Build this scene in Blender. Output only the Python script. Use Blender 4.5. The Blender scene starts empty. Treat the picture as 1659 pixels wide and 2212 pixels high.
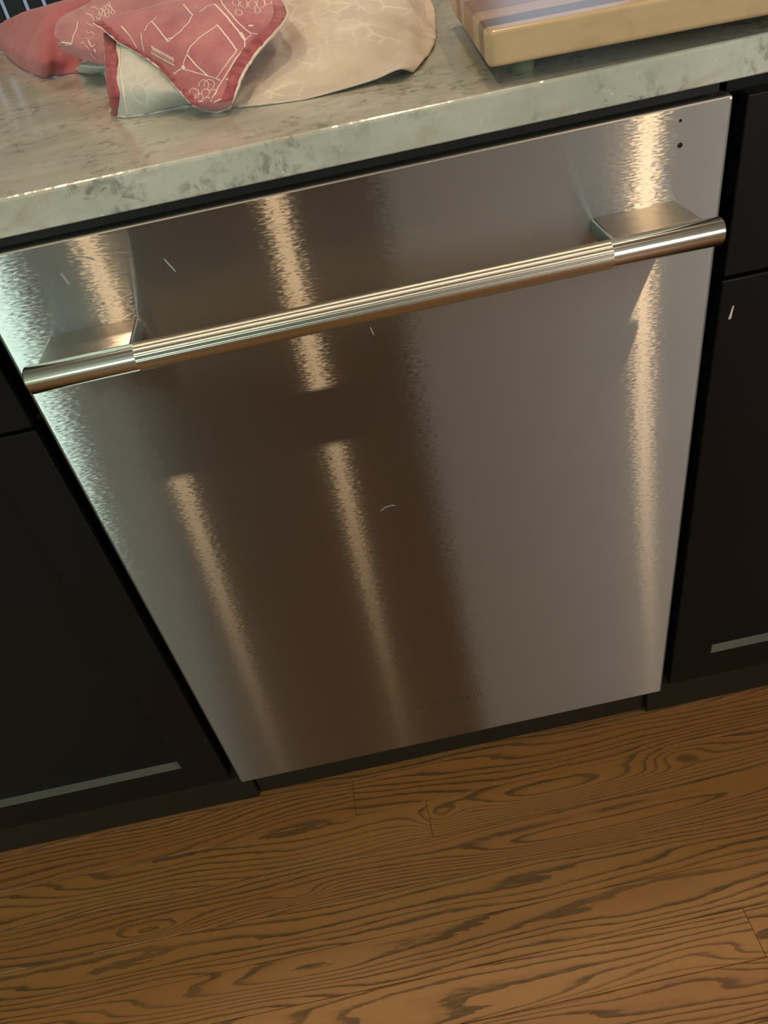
import bpy, bmesh, math, random
from mathutils import Vector, Matrix, noise
from mathutils.bvhtree import BVHTree
import numpy as np

CAN_W = 4.0
CANK = (0.42, 0.40, 0.85)
CAN2_W = 5.0
CAN_D = 0.05
WIN_REAR = 58.0
FILL_RIGHT = 75.0
WIN_FAR = 24.0
STEEL_AN = 0.885
STEEL_R = 0.30
TILT = 0.068
WALL_COL = (0.68, 0.68, 0.66)
CEIL_COL = (0.40, 0.41, 0.42)
BLOCKX = (-0.43, 0.48)

# ---------------------------------------------------------------- camera
SC = bpy.context.scene
COL = SC.collection
cam_d = bpy.data.cameras.new('camera')
cam = bpy.data.objects.new('camera', cam_d)
COL.objects.link(cam)
cam_d.sensor_fit = 'VERTICAL'
cam_d.sensor_height = 36.0
cam_d.lens = 36.0 * 1648.0 / 2212.0
cam_d.clip_start = 0.02
R_ = Vector((0.9771, -0.1380, -0.1616)); U_ = Vector((0.2125, 0.6298, 0.7471)); F_ = Vector((0.0014, 0.7644, -0.6447))
R_.normalize(); F_.normalize(); U_ = R_.cross(F_).normalized(); F_ = U_.cross(R_)
M_ = Matrix((R_, U_, -F_)).transposed().to_4x4()
M_.translation = Vector((0.2750, -0.6038, 1.0505))
cam.matrix_world = M_
SC.camera = cam

# ---------------------------------------------------------------- world, lamps, exposure
SC.view_settings.view_transform = 'Standard'
SC.view_settings.look = 'None'
SC.view_settings.gamma = 1.0
SC.view_settings.use_curve_mapping = False
SC.view_settings.exposure = 0.0
W_ = bpy.data.worlds.new('world'); SC.world = W_; W_.use_nodes = True
bg = W_.node_tree.nodes['Background']
bg.inputs[0].default_value = (0.62, 0.78, 1.0, 1); bg.inputs[1].default_value = 0.35

def area_lamp(name, loc, aim, sx, sy, power, color, shape='RECTANGLE', spread=180):
    d = bpy.data.lights.new(name, 'AREA'); d.shape = shape; d.size = sx; d.size_y = sy
    d.energy = power; d.color = color; d.spread = math.radians(spread)
    o = bpy.data.objects.new(name, d); COL.objects.link(o); o.location = loc
    o.rotation_euler = Vector(aim).to_track_quat('-Z', 'Y').to_euler()
    return o
CEIL = 2.62
WARM = (1.0, 0.66, 0.36)
CANS = [(-0.44, -0.80), (0.15, -0.80), (1.33, -0.80)]
for (x, y), k in zip(CANS, CANK):
    area_lamp('ceiling_can', (x, y, CEIL - 0.012), (0, 0, -1), CAN_D, CAN_D, CAN_W * k, WARM, 'DISK', 150)
for x in (-0.35, 0.55, 1.5):
    area_lamp('ceiling_can', (x, 0.36, CEIL - 0.012), (0, 0, -1), 0.12, 0.12, CAN2_W, (1.0, 0.73, 0.48), 'DISK', 150)
# daylight: the window behind the camera to the left, the glazing beyond the counter; plus an added fill lamp on the right
area_lamp('daylight_rear', (-1.95, -3.36, 1.72), (0, 1, 0), 1.25, 0.75, WIN_REAR, (0.76, 1.0, 0.82))
area_lamp('fill_right', (3.55, -2.5, 1.5), (-1, 0, 0), 1.4, 0.9, FILL_RIGHT, (1.0, 0.96, 0.88))
area_lamp('daylight_far', (-1.5, 4.40, 0.80), (0, -1, 0), 2.6, 1.05, WIN_FAR, (0.62, 0.78, 1.0))
area_lamp('daylight_far', (1.90, 4.40, 1.75), (0, -1, 0), 0.75, 0.8, WIN_FAR * 0.09, (0.62, 0.78, 1.0))

# ---------------------------------------------------------------- helpers
def link(name, me, mat=None, parent=None):
    o = bpy.data.objects.new(name, me); COL.objects.link(o)
    if mat is not None: me.materials.append(mat)
    if parent is not None: o.parent = parent
    return o
def obj(name, bm, mat=None, parent=None, smooth=False):
    bmesh.ops.recalc_face_normals(bm, faces=bm.faces)
    me = bpy.data.meshes.new(name); bm.to_mesh(me); bm.free()
    if smooth: me.shade_smooth()
    return link(name, me, mat, parent)
def thing(name, label, cat, loc=(0, 0, 0), group=None):
    o = bpy.data.objects.new(name, None); COL.objects.link(o); o.location = loc
    o.empty_display_size = 0.05
    o['label'] = label; o['category'] = cat
    if group: o['group'] = group
    return o
def tag(o, label, cat): o['label'] = label; o['category'] = cat; return o
def struct(name, bm, mat, parent=None):
    o = obj(name, bm, mat, parent)
    if parent is None: o['kind'] = 'structure'
    return o
def box(bm, x0, x1, y0, y1, z0, z1, bev=0.0, seg=2):
    t = bmesh.new()
    bmesh.ops.create_cube(t, size=1.0, matrix=Matrix.Translation(((x0+x1)/2, (y0+y1)/2, (z0+z1)/2)) @ Matrix.Diagonal((x1-x0, y1-y0, z1-z0, 1)))
    if bev: bmesh.ops.bevel(t, geom=list(t.edges), offset=bev, segments=seg, affect='EDGES', profile=0.5)
    me = bpy.data.meshes.new('t'); t.to_mesh(me); t.free(); bm.from_mesh(me); bpy.data.meshes.remove(me)
    return bm
def B(*a, **k): return box(bmesh.new(), *a, **k)

class NT:
    def __init__(s, name):
        s.m = bpy.data.materials.new(name); s.m.use_nodes = True; s.t = s.m.node_tree
        s.p = s.t.nodes['Principled BSDF']; s.out = s.t.nodes['Material Output']
    def n(s, typ, **kw):
        nd = s.t.nodes.new(typ)
        for k, v in kw.items(): setattr(nd, k, v)
        return nd
    def put(s, sock, v):
        if isinstance(v, bpy.types.NodeSocket): s.t.links.new(v, sock)
        else: sock.default_value = v
    def math(s, op, a, b=0.0, c=0.0, clamp=False):
        nd = s.n('ShaderNodeMath', operation=op, use_clamp=clamp)
        s.put(nd.inputs[0], a); s.put(nd.inputs[1], b)
        if op in ('MULTIPLY_ADD', 'SMOOTH_MIN'): s.put(nd.inputs[2], c)
        return nd.outputs[0]
    def vec(s, sc=(1, 1, 1), off=(0, 0, 0), src=None):
        if src is None: src = s.n('ShaderNodeNewGeometry').outputs['Position']
        mp = s.n('ShaderNodeMapping'); s.put(mp.inputs['Vector'], src)
        mp.inputs['Scale'].default_value = sc
        if isinstance(off, bpy.types.NodeSocket): s.t.links.new(off, mp.inputs['Location'])
        else: mp.inputs['Location'].default_value = off
        return mp.outputs[0]
    def noise(s, vec, scale=1.0, detail=3.0, rough=0.5, dist=0.0):
        nd = s.n('ShaderNodeTexNoise'); s.put(nd.inputs['Vector'], vec)
        nd.inputs['Scale'].default_value = scale; nd.inputs['Detail'].default_value = detail
        nd.inputs['Roughness'].default_value = rough; nd.inputs['Distortion'].default_value = dist
        return nd.outputs['Fac']
    def ramp(s, fac, stops, interp='LINEAR'):
        nd = s.n('ShaderNodeValToRGB'); s.put(nd.inputs[0], fac); cr = nd.color_ramp; cr.interpolation = interp
        while len(cr.elements) < len(stops): cr.elements.new(0.5)
        for e, (p, c) in zip(cr.elements, stops):
            e.position = p; e.color = (c, c, c, 1) if isinstance(c, (int, float)) else (*c, 1)
        return nd.outputs[0]
    def mix(s, f, a, b, mode='MIX'):
        nd = s.n('ShaderNodeMix', data_type='RGBA', blend_type=mode)
        s.put(nd.inputs[0], f)
        for k, v in ((6, a), (7, b)):
            if isinstance(v, bpy.types.NodeSocket): s.t.links.new(v, nd.inputs[k])
            else: nd.inputs[k].default_value = (*v, 1)
        return nd.outputs[2]
    def bump(s, h, strength=0.2, dist=0.001):
        nd = s.n('ShaderNodeBump'); s.put(nd.inputs['Height'], h)
        nd.inputs['Strength'].default_value = strength; nd.inputs['Distance'].default_value = dist
        return nd.outputs[0]
    def set(s, **kw):
        names = {'color': 'Base Color', 'rough': 'Roughness', 'metal': 'Metallic', 'normal': 'Normal', 'spec': 'Specular IOR Level', 'sheen': 'Sheen Weight', 'coat': 'Coat Weight'}
        for k, v in kw.items():
            sk = s.p.inputs[names[k]]
            if isinstance(v, tuple): v = (*v, 1)
            s.put(sk, v)
        return s
def plain(name, color, rough=0.5, metal=0.0, nscale=60, namp=0.12, spec=0.5):
    t = NT(name); f = t.noise(t.vec(), nscale, 3)
    c = t.mix(f, tuple(k*(1-namp) for k in color), tuple(min(1, k*(1+namp)) for k in color))
    return t.set(color=c, rough=rough, metal=metal, spec=spec).m

# ---------------------------------------------------------------- materials
def brushed(name, tangent, color, r, an, grain, sharp=0.3, tilt=(0, 0, 0)):
    t = NT(name)
    # fine dashes along the brushing: they break a highlight into short flecks
    fleck = t.noise(t.vec(grain), 1.0, 3, 0.6)
    cmb = t.n('ShaderNodeCombineXYZ')
    for i in range(3):
        if tilt[i]: t.put(cmb.inputs[i], t.math('MULTIPLY', t.math('SUBTRACT', fleck, 0.5), tilt[i]))
    ad = t.n('ShaderNodeVectorMath', operation='ADD'); t.t.links.new(t.n('ShaderNodeNewGeometry').outputs['Normal'], ad.inputs[0]); t.t.links.new(cmb.outputs[0], ad.inputs[1])
    nv = t.n('ShaderNodeVectorMath', operation='NORMALIZE'); t.t.links.new(ad.outputs[0], nv.inputs[0]); nrm = nv.outputs[0]
    col = t.mix(t.noise(t.vec((3, 3, 14)), 1.0, 4), tuple(c*0.93 for c in color), color)
    tg = t.n('ShaderNodeCombineXYZ'); tg.inputs[0].default_value, tg.inputs[1].default_value, tg.inputs[2].default_value = tangent
    rr = r
    outs = []
    for dist, a_, k_ in (('BECKMANN', an, 1.0), ('GGX', an * 0.95, 1.0)):
        g = t.n('ShaderNodeBsdfAnisotropic', distribution=dist)
        t.put(g.inputs['Color'], col); t.put(g.inputs['Roughness'], rr); g.inputs['Anisotropy'].default_value = a_
        t.put(g.inputs['Normal'], nrm); t.put(g.inputs['Tangent'], tg.outputs[0])
        outs.append(g.outputs[0])
    mx = t.n('ShaderNodeMixShader'); mx.inputs[0].default_value = sharp
    t.t.links.new(outs[0], mx.inputs[1]); t.t.links.new(outs[1], mx.inputs[2]); t.t.links.new(mx.outputs[0], t.out.inputs[0])
    return t.m
M_steel = brushed('brushed_steel_panel', (1, 0, 0), (0.58, 0.60, 0.605), STEEL_R, STEEL_AN, (180, 90, 800), sharp=0.22, tilt=(TILT, 0, 0))
M_bar = brushed('brushed_steel_bar', (1, 0, 0), (0.74, 0.70, 0.61), 0.30, -0.50, (1200, 60, 60), sharp=0.3)
M_bar_end = brushed('brushed_steel_bar_end', (1, 0, 0), (0.74, 0.70, 0.61), 0.25, -0.67, (1200, 60, 60), sharp=0.25)
M_block = brushed('brushed_steel_bracket', (1, 0, 0), (0.60, 0.57, 0.52), 0.28, 0.82, (130, 300, 750), sharp=0.4, tilt=(0.03, 0, 0))

M_cut = plain('cut_steel_edge', (0.22, 0.22, 0.21), 0.6, metal=1.0)
def side_slots(o, lim=0.8):
    # faces that look along the brushing have no grain of their own
    o.data.materials.append(M_cut)
    for p in o.data.polygons:
        if abs(p.normal.x) > lim: p.material_index = 1
def stone():
    t = NT('pale_green_veined_stone')
    p = t.vec()
    big = t.noise(p, 9, 4, 0.6, 0.8)
    c = t.mix(t.ramp(big, [(0.35, 0.0), (0.65, 1.0)]), (0.40, 0.405, 0.35), (0.54, 0.53, 0.465))
    tan = t.ramp(t.noise(t.vec((22, 60, 60), (4, 2, 9)), 1.0, 4, 0.6, 0.6), [(0.50, 0.0), (0.72, 1.0)])
    c = t.mix(t.math('MULTIPLY', tan, 0.65), c, (0.40, 0.33, 0.25))
    clus = t.ramp(t.noise(t.vec((1, 1, 1), (11, 5, 2)), 14, 2), [(0.40, 0.0), (0.56, 1.0)])
    sp = t.ramp(t.noise(t.vec((1, 1, 1), (1, 8, 3)), 95, 4, 0.65, 0.5), [(0.50, 0.0), (0.66, 1.0)])
    c = t.mix(t.math('MULTIPLY', t.math('MULTIPLY', clus, sp), 0.72), c, (0.13, 0.15, 0.125))
    wh = t.ramp(t.noise(t.vec((1, 1, 1), (6, 6, 6)), 120, 3, 0.6), [(0.68, 0.0), (0.76, 1.0)])
    c = t.mix(t.math('MULTIPLY', wh, 0.6), c, (0.75, 0.74, 0.68))
    t.set(color=c, rough=t.math('MULTIPLY_ADD', big, 0.12, 0.13), normal=t.bump(t.noise(p, 260, 3), 0.15, 0.0006), spec=0.55)
    return t.m
M_stone = stone()

# centres of knots and cathedral tips of the floor boards: x, y, half-length, half-width, height
KNOTS = [(0.050, -0.1185, 0.040, 0.0090, 2.6), (-0.158, -0.1217, 0.045, 0.0095, 2.3), (0.44, -0.048, 0.16, 0.021, 4.2),
         (0.62, -0.040, 0.045, 0.014, -2.6), (0.262, -0.052, 0.032, 0.018, 2.6), (0.46, -0.112, 0.22, 0.016, 3.6), (0.15, -0.215, 0.30, 0.020, 2.6),
         (0.62, -0.295, 0.07, 0.018, 3.0), (0.60, 0.008, 0.3, 0.016, 1.2), (-0.30, -0.165, 0.2, 0.017, 2.5), (0.30, -0.300, 0.16, 0.012, 2.2)]
def oak(name='stained_oak'):
    t = NT(name)
    pos = t.n('ShaderNodeNewGeometry').outputs['Position']
    sep = t.n('ShaderNodeSeparateXYZ'); t.t.links.new(pos, sep.inputs[0]); X, Y = sep.outputs[0], sep.outputs[1]
    rnd = t.n('ShaderNodeObjectInfo').outputs['Random']
    off = t.n('ShaderNodeCombineXYZ'); t.put(off.inputs[2], t.math('MULTIPLY', rnd, 37.0)); t.put(off.inputs[0], t.math('MULTIPLY', rnd, 11.0))
    n1 = t.noise(t.vec((1.7, 11, 1), off.outputs[0], pos), 1.0, 2, 0.45)
    n2 = t.noise(t.vec((9, 70, 1), off.outputs[0], pos), 1.0, 3, 0.6)
    n3 = t.noise(t.vec((55, 420, 1), off.outputs[0], pos), 1.0, 2, 0.6)
    h = t.math('MULTIPLY_ADD', Y, 105.0, t.math('MULTIPLY', n1, 13.0))
    h = t.math('ADD', h, t.math('MULTIPLY', n2, 0.9)); h = t.math('ADD', h, t.math('MULTIPLY', n3, 0.22))
    for (kx, ky, sx, sy, a) in KNOTS:
        dx = t.math('MULTIPLY', t.math('SUBTRACT', X, kx), 1/sx); dy = t.math('MULTIPLY', t.math('SUBTRACT', Y, ky), 1/sy)
        e = t.math('EXPONENT', t.math('MULTIPLY', t.math('MULTIPLY_ADD', dx, dx, t.math('MULTIPLY', dy, dy)), -1.0))
        h = t.math('MULTIPLY_ADD', e, a, h)
    fr = t.math('FRACT', h)
    line = t.ramp(fr, [(0.0, 1.0), (0.08, 1.0), (0.18, 0.95), (0.27, 0.25), (0.50, 0.0), (0.96, 0.0), (1.0, 1.0)])
    pore = t.ramp(t.noise(t.vec((50, 1300, 1), off.outputs[0], pos), 1.0, 2, 0.5), [(0.30, 0.60), (0.55, 1.0)])
    vary = t.ramp(t.noise(t.vec((2.5, 25, 1), (5, 5, 0), pos), 1.0, 2), [(0.3, 0.60), (0.55, 1.0)])
    line = t.math('MULTIPLY', t.math('MULTIPLY', line, pore), vary)
    tone = t.noise(t.vec((1.2, 16, 1), (9, 1, 0), pos), 1.0, 3)
    c = t.mix(tone, (0.235, 0.098, 0.022), (0.35, 0.165, 0.048))
    c = t.mix(t.math('MULTIPLY', rnd, 0.55), c, (0.26, 0.100, 0.030))
    fleck = t.ramp(t.noise(t.vec((30, 500, 1), (0, 3, 0), pos), 1.0, 2), [(0.35, 0.0), (0.7, 1.0)])
    c = t.mix(t.math('MULTIPLY', fleck, 0.22), c, (0.17, 0.080, 0.030))
    c = t.mix(t.math('MULTIPLY', line, 0.86), c, (0.050, 0.030, 0.010))
    t.set(color=c, rough=t.math('MULTIPLY_ADD', line, 0.15, 0.40), normal=t.bump(t.math('MULTIPLY', line, -1.0), 0.25, 0.0006), spec=0.35)
    return t.m
M_oak = oak()
M_cab = plain('near_black_cabinet_paint', (0.0030, 0.0034, 0.0042), 0.33, nscale=300, spec=0.25)
M_ledge = plain('ledge_highlight_paint', (0.060, 0.058, 0.048), 0.35)
M_kick = plain('dark_brown_toe_board', (0.014, 0.009, 0.004), 0.6, spec=0.3)
M_black = plain('black_plastic', (0.008, 0.008, 0.010), 0.5, spec=0.3)
M_hole = plain('hole_black', (0.002, 0.002, 0.002), 0.9)
M_wall = plain('warm_grey_wall_paint', WALL_COL, 0.9, nscale=20, namp=0.04)
M_ceil = plain('off_white_ceiling_paint', CEIL_COL, 0.95, nscale=20, namp=0.04)
M_dark = plain('dark_block_paint', (0.060, 0.068, 0.078), 0.6)
M_chip = plain('pale_undercoat', (0.55, 0.50, 0.42), 0.8)
M_chrome = plain('pale_trim', (0.65, 0.64, 0.60), 0.3)

# ---------------------------------------------------------------- the room shell
PITCH = 0.0572
YT = 0.0357 + PITCH                      # far edge of the boards (under the toe boards)
NROW = 13
YB = YT - NROW * PITCH
PX0, PX1 = -1.30, 2.10
bm = B(-3.4, 3.6, -3.6, 4.6, -0.06, -0.019)
for a in ((-3.4, PX0, -3.6, 4.6), (PX1, 3.6, -3.6, 4.6), (PX0, PX1, YT, 4.6), (PX0, PX1, -3.6, YB)):
    box(bm, a[0], a[1], a[2], a[3], -0.019, -0.0002)
floor = struct('floor', bm, M_oak)
rng = random.Random(4)
JOINTS = {1: [0.1415], 2: [0.2465], 0: [0.9], 3: [-0.55, 1.1], 4: [1.4], 5: [-0.62, 0.98], 6: [0.607], 7: [-0.2, 1.3]}
for r in range(NROW):
    y1 = YT - r * PITCH; y0 = y1 - PITCH
    xs = [PX0] + sorted(JOINTS.get(r, [rng.uniform(-0.9, 0.1), rng.uniform(0.7, 1.7)])) + [PX1]
    for a, b in zip(xs, xs[1:]):
        g = 0.00022
        obj('plank', B(a + g, b - g, y0 + g, y1 - g, -0.0185, rng.uniform(-0.0002, 0.0003), bev=0.0005, seg=1), M_oak, floor)
struct('ceiling', B(-3.4, 3.6, -3.6, 4.6, CEIL, CEIL + 0.06), M_ceil)
struct('wall_left', B(-3.46, -3.4, -3.6, 4.6, 0, CEIL), M_wall)
struct('wall_right', B(3.6, 3.66, -3.6, 4.6, 0, CEIL), M_wall)
bm = B(-3.4, -2.60, -3.52, -3.42, 0, CEIL); box(bm, -1.30, 3.6, -3.52, -3.42, 0, CEIL)
box(bm, -2.60, -1.30, -3.52, -3.42, 0, 0.98); box(bm, -2.60, -1.30, -3.52, -3.42, 2.26, CEIL)
struct('wall_back', bm, M_wall)
bm = B(-2.66, -2.60, -3.44, -3.40, 0.92, 2.32); box(bm, -1.30, -1.24, -3.44, -3.40, 0.92, 2.32)
box(bm, -2.60, -1.30, -3.44, -3.40, 0.92, 0.98); box(bm, -2.60, -1.30, -3.44, -3.40, 2.26, 2.32)
struct('window_1', bm, M_ceil)
struct('added_dark_block', B(*BLOCKX, -1.95, -1.75, 0, CEIL), M_dark)  # added unseen block behind the camera, darkens the middle of the steel's reflection
bm = B(-3.4, -2.86, 4.44, 4.52, 0, CEIL); box(bm, -0.14, 1.50, 4.44, 4.52, 0, CEIL); box(bm, 2.30, 3.6, 4.44, 4.52, 0, CEIL)
box(bm, 1.50, 2.30, 4.44, 4.52, 0, 1.32); box(bm, 1.50, 2.30, 4.44, 4.52, 2.18, CEIL)
box(bm, -2.86, -0.14, 4.44, 4.52, 1.36, CEIL); box(bm, -2.86, -0.14, 4.44, 4.52, 0, 0.25)
struct('wall_front', bm, M_wall)

# ---------------------------------------------------------------- base cabinets
def cabinet(x0, x1, label):
    t = thing('base_cabinet', label, 'cabinet', ((x0+x1)/2, 0.3, 0))
    cx = (x0+x1)/2
    def P(bm): bmesh.ops.translate(bm, verts=bm.verts, vec=(-cx, -0.3, 0)); return bm
    c = B(x0 + 0.0006, x1 - 0.0006, 0.0185, 0.60, 0.10, 0.8820)
    obj('carcass', P(c), M_cab, t)
    obj('toe_board', P(B(x0 + 0.0006, x1 - 0.0006, 0.0436, 0.060, 0.0, 0.0995)), M_kick, t)
    m = 0.0085
    obj('drawer_front', P(B(x0 + m, x1 - m, 0.0, 0.018, 0.7225, 0.8690, bev=0.0012)), M_cab, t)
    # framed door: stiles and rails in front, a bevelled step, a recessed panel
    xa, xb, za, zb, s, bv, d = x0 + m, x1 - m, 0.125, 0.7185, 0.052, 0.0050, 0.0088
    v = bmesh.new()
    def ring(xa, xb, za, zb, y): return [v.verts.new(q) for q in ((xa, y, za), (xb, y, za), (xb, y, zb), (xa, y, zb))]
    e = 0.0012
    rb = ring(xa, xb, za, zb, 0.018); r0 = ring(xa, xb, za, zb, e); r1 = ring(xa + e, xb - e, za + e, zb - e, 0.0)
    r2 = ring(xa + s, xb - s, za + s, zb - s, 0.0); r3 = ring(xa + s + bv, xb - s - bv, za + s + bv, zb - s - bv, d)
    v.faces.new(rb)
    for a, b in ((rb, r0), (r0, r1), (r1, r2), (r2, r3)):
        for i in range(4): v.faces.new((a[i], a[(i+1) % 4], b[(i+1) % 4], b[i]))
    v.faces.new(r3)
    dr = obj('door', P(v), M_cab, t)
    dr.data.materials.append(M_ledge)                      # lamp highlight on the ledge under the panel, put into the colour
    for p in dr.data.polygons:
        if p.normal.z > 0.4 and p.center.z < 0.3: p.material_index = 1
    return t, dr, cx
cabL, doorL, cxl = cabinet(-0.4600, -0.0020, 'near-black base cabinet with framed door left of the dishwasher')
cabR, doorR, cxr = cabinet(0.6045, 1.0625, 'near-black base cabinet with a small paint chip right of the dishwasher')
bm = bmesh.new()
vs = [bm.verts.new((x - cxr, y - 0.3, z)) for x, y, z in ((0.6225, -0.0003, 0.6795), (0.6252, -0.0003, 0.680), (0.6264, -0.0003, 0.6925), (0.6250, -0.0003, 0.6925))]
vb = [bm.verts.new(q.co + Vector((0, 0.0004, 0))) for q in vs]
bm.faces.new(vs); bm.faces.new(vb[::-1])
for i in range(4): bm.faces.new((vs[i], vs[(i+1) % 4], vb[(i+1) % 4], vb[i]))
o = obj('paint_chip', bm, M_chip, doorR); o['label'] = 'pale chip where the black paint is missing'

# ---------------------------------------------------------------- dishwasher
dw = thing('dishwasher', 'stainless steel dishwasher with a long bar handle between black cabinets', 'dishwasher', (0.3015, 0.3, 0))
OX, OY = 0.3015, 0.3
def D(bm): bmesh.ops.translate(bm, verts=bm.verts, vec=(-OX, -OY, 0)); return bm
ZB, ZT = 0.1123, 0.8719
panel = obj('door_panel', D(B(0.0008, 0.6022, 0.0, 0.020, ZB, ZT, bev=0.0030, seg=4)), M_steel, dw, smooth=False)
obj('tub', D(B(0.006, 0.597, 0.021, 0.59, 0.105, 0.8795)), M_black, dw)
obj('vent_strip', D(B(0.010, 0.593, 0.006, 0.0205, 0.8735, 0.8815, bev=0.001)), M_black, dw)
obj('toe_panel', D(B(0.001, 0.602, 0.050, 0.062, 0.0, 0.104)), M_kick, dw)
side_slots(panel, 0.1)
panel.data.materials.append(plain('rolled_steel_edge', (0.68, 0.66, 0.62), 0.33, metal=1.0))
for p in panel.data.polygons:
    if p.normal.z > 0.2: p.material_index = 2
def cyl_x(x0, x1, r, y, z, n=64, cham=0.0, flute=0, depth=0.0):
    bm = bmesh.new(); prof = [(x0, r - cham)] + ([(x0 + cham, r)] if cham else []) + ([(x1 - cham, r)] if cham else []) + [(x1, r - cham)]
    rings = []
    for x, rr in prof:
        ring = []
        for i in range(n):
            a = 2 * math.pi * i / n; q = rr - (depth if (flute and i % 2) else 0)
            ring.append(bm.verts.new((x, y + q * math.cos(a), z + q * math.sin(a))))
        rings.append(ring)
    for A, Bq in zip(rings, rings[1:]):
        for i in range(n): bm.faces.new((A[i], A[(i+1) % n], Bq[(i+1) % n], Bq[i]))
    bm.faces.new(rings[0][::-1]); bm.faces.new(rings[-1])
    return bm
BY, BZ, BR = -0.050, 0.790, 0.0110
handle = obj('handle', D(cyl_x(0.0282, 0.5772, BR - 0.0001, BY, BZ, n=96, cham=0.0014)), M_bar_end, dw)
for p in handle.data.polygons: p.use_smooth = len(p.vertices) == 4 and abs(p.normal.x) < 0.3
side_slots(handle)
g = obj('grip', D(cyl_x(0.1150, 0.4890, BR + 0.00012, BY, BZ, n=120, flute=1, depth=0.00010)), M_bar, handle)
g['label'] = 'finely ridged middle of the bar'
for xa, xb in ((0.0385, 0.1135), (0.4920, 0.5645)):
    t = bmesh.new()
    box(t, xa, xb, BY - 0.001, 0.0006, 0.7860, 0.8003, bev=0.0022, seg=3)
    side_slots(obj('bracket', D(t), M_block, handle))
def disc(x, z, r, y=-0.0002):
    bm = bmesh.new(); bmesh.ops.create_cone(bm, cap_ends=True, segments=20, radius1=r, radius2=r, depth=0.0006, matrix=Matrix.Translation((x, y, z)) @ Matrix.Rotation(math.pi/2, 4, 'X'))
    return D(bm)
obj('indicator_hole', disc(0.5625, 0.8431, 0.0019), M_hole, dw)
obj('indicator_hole', disc(0.5612, 0.8612, 0.0011), M_hole, dw)
# dried drips and scuffs on the steel
M_smear = plain('dried_water_mark', (0.27, 0.27, 0.25), 0.9)
def mark(pts, w):
    bm = bmesh.new(); F = []; Bk = []
    for i, (x, z) in enumerate(pts):
        f = w * (0.35 + 0.65 * math.sin(math.pi * (i + 0.6) / len(pts)))
        j = min(i, len(pts) - 2); d = Vector((pts[j+1][0] - pts[j][0], pts[j+1][1] - pts[j][1])).normalized()
        for y, L in ((-0.0003, F), (-0.00005, Bk)):
            L.append((bm.verts.new((x - d.y * f, y, z + d.x * f)), bm.verts.new((x + d.y * f, y, z - d.x * f))))
    for i in range(len(pts) - 1):
        for L in (F, Bk): bm.faces.new((L[i][0], L[i][1], L[i+1][1], L[i+1][0]))
        for k in (0, 1): bm.faces.new((F[i][k], Bk[i][k], Bk[i+1][k], F[i+1][k]))
    return D(bm)
for pts, w in (([(0.1500, 0.8420), (0.1520, 0.8370), (0.1545, 0.8320), (0.1550, 0.8300)], 0.0007),
               ([(0.0700, 0.8480), (0.0712, 0.8440), (0.0722, 0.8400), (0.0728, 0.8380)], 0.0011),
               ([(0.0930, 0.8560), (0.0960, 0.8545), (0.0985, 0.8530)], 0.0006),
               ([(0.2980, 0.7480), (0.2990, 0.7440), (0.3000, 0.7400)], 0.0006),
               ([(0.2730, 0.5440), (0.2790, 0.5475), (0.2850, 0.5480), (0.2890, 0.5465)], 0.0006)):
    obj('water_mark', mark(pts, w), M_smear, dw)
# maker's lettering low on the door
M_ink = plain('dark_grey_lettering', (0.030, 0.026, 0.022), 0.7)
cur = bpy.data.curves.new('lettering', 'FONT'); cur.body = 'KITCHENAID'; cur.size = 0.0085; cur.space_character = 1.55; cur.extrude = 0.00008
cur.align_x = 'CENTER'; cur.align_y = 'CENTER'; cur.resolution_u = 2
tmp = bpy.data.objects.new('t', cur); COL.objects.link(tmp)
me = bpy.data.meshes.new_from_object(tmp); bpy.data.objects.remove(tmp)
o = link('lettering', me, M_ink, dw)
xs = [v.co.x for v in me.vertices]; k = 0.086 / (max(xs) - min(xs)); c0 = (max(xs) + min(xs)) / 2
for v in me.vertices: v.co.x = (v.co.x - c0) * k
o.rotation_euler = (math.pi/2, 0, 0); o.location = (0.3098 - OX, -0.0001 - OY, 0.1963)

# ---------------------------------------------------------------- countertop, its front arris ragged
def counter():
    bm = bmesh.new(); xs = np.concatenate([np.arange(-1.6, -0.25, 0.03), np.arange(-0.25, 1.0, 0.0022), np.arange(1.0, 2.6, 0.03)])
    z0, z1, yf, yb = 0.8828, 0.9096, -0.0045, 1.06
    prev = None
    for x in xs:
        n = noise.noise(Vector((x * 45, 3.3, 0))); n2 = noise.noise(Vector((x * 220, 7.3, 0))); n3 = max(0, noise.noise(Vector((x * 60, 19.3, 0))) - 0.35)
        c = 0.0019 + 0.0006 * n + 0.0002 * n2 + 0.006 * n3
        m = noise.noise(Vector((x * 150, 1.3, 4)))
        pr = [(yb, z0), (yf + 0.0012, z0 + 0.0), (yf + 0.0001 * m, z0 + 0.0010 + 0.0006 * m), (yf + 0.0001 * m, z1 - c * 1.25), (yf + c * 0.35 + 0.00008 * n2, z1 - c * 0.45), (yf + c * 1.1, z1), (yf + 0.02, z1), (yb, z1)]
        row = [bm.verts.new((x, y, z)) for y, z in pr]
        if prev:
            for i in range(len(row)): bm.faces.new((prev[i], prev[(i+1) % 8], row[(i+1) % 8], row[i]))
        else: bm.faces.new(row[::-1])
        prev = row
    bm.faces.new(prev)
    return bm
ct = obj('countertop', counter(), M_stone)
tag(ct, 'pale grey-green veined stone countertop running above the dishwasher', 'countertop')

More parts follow.
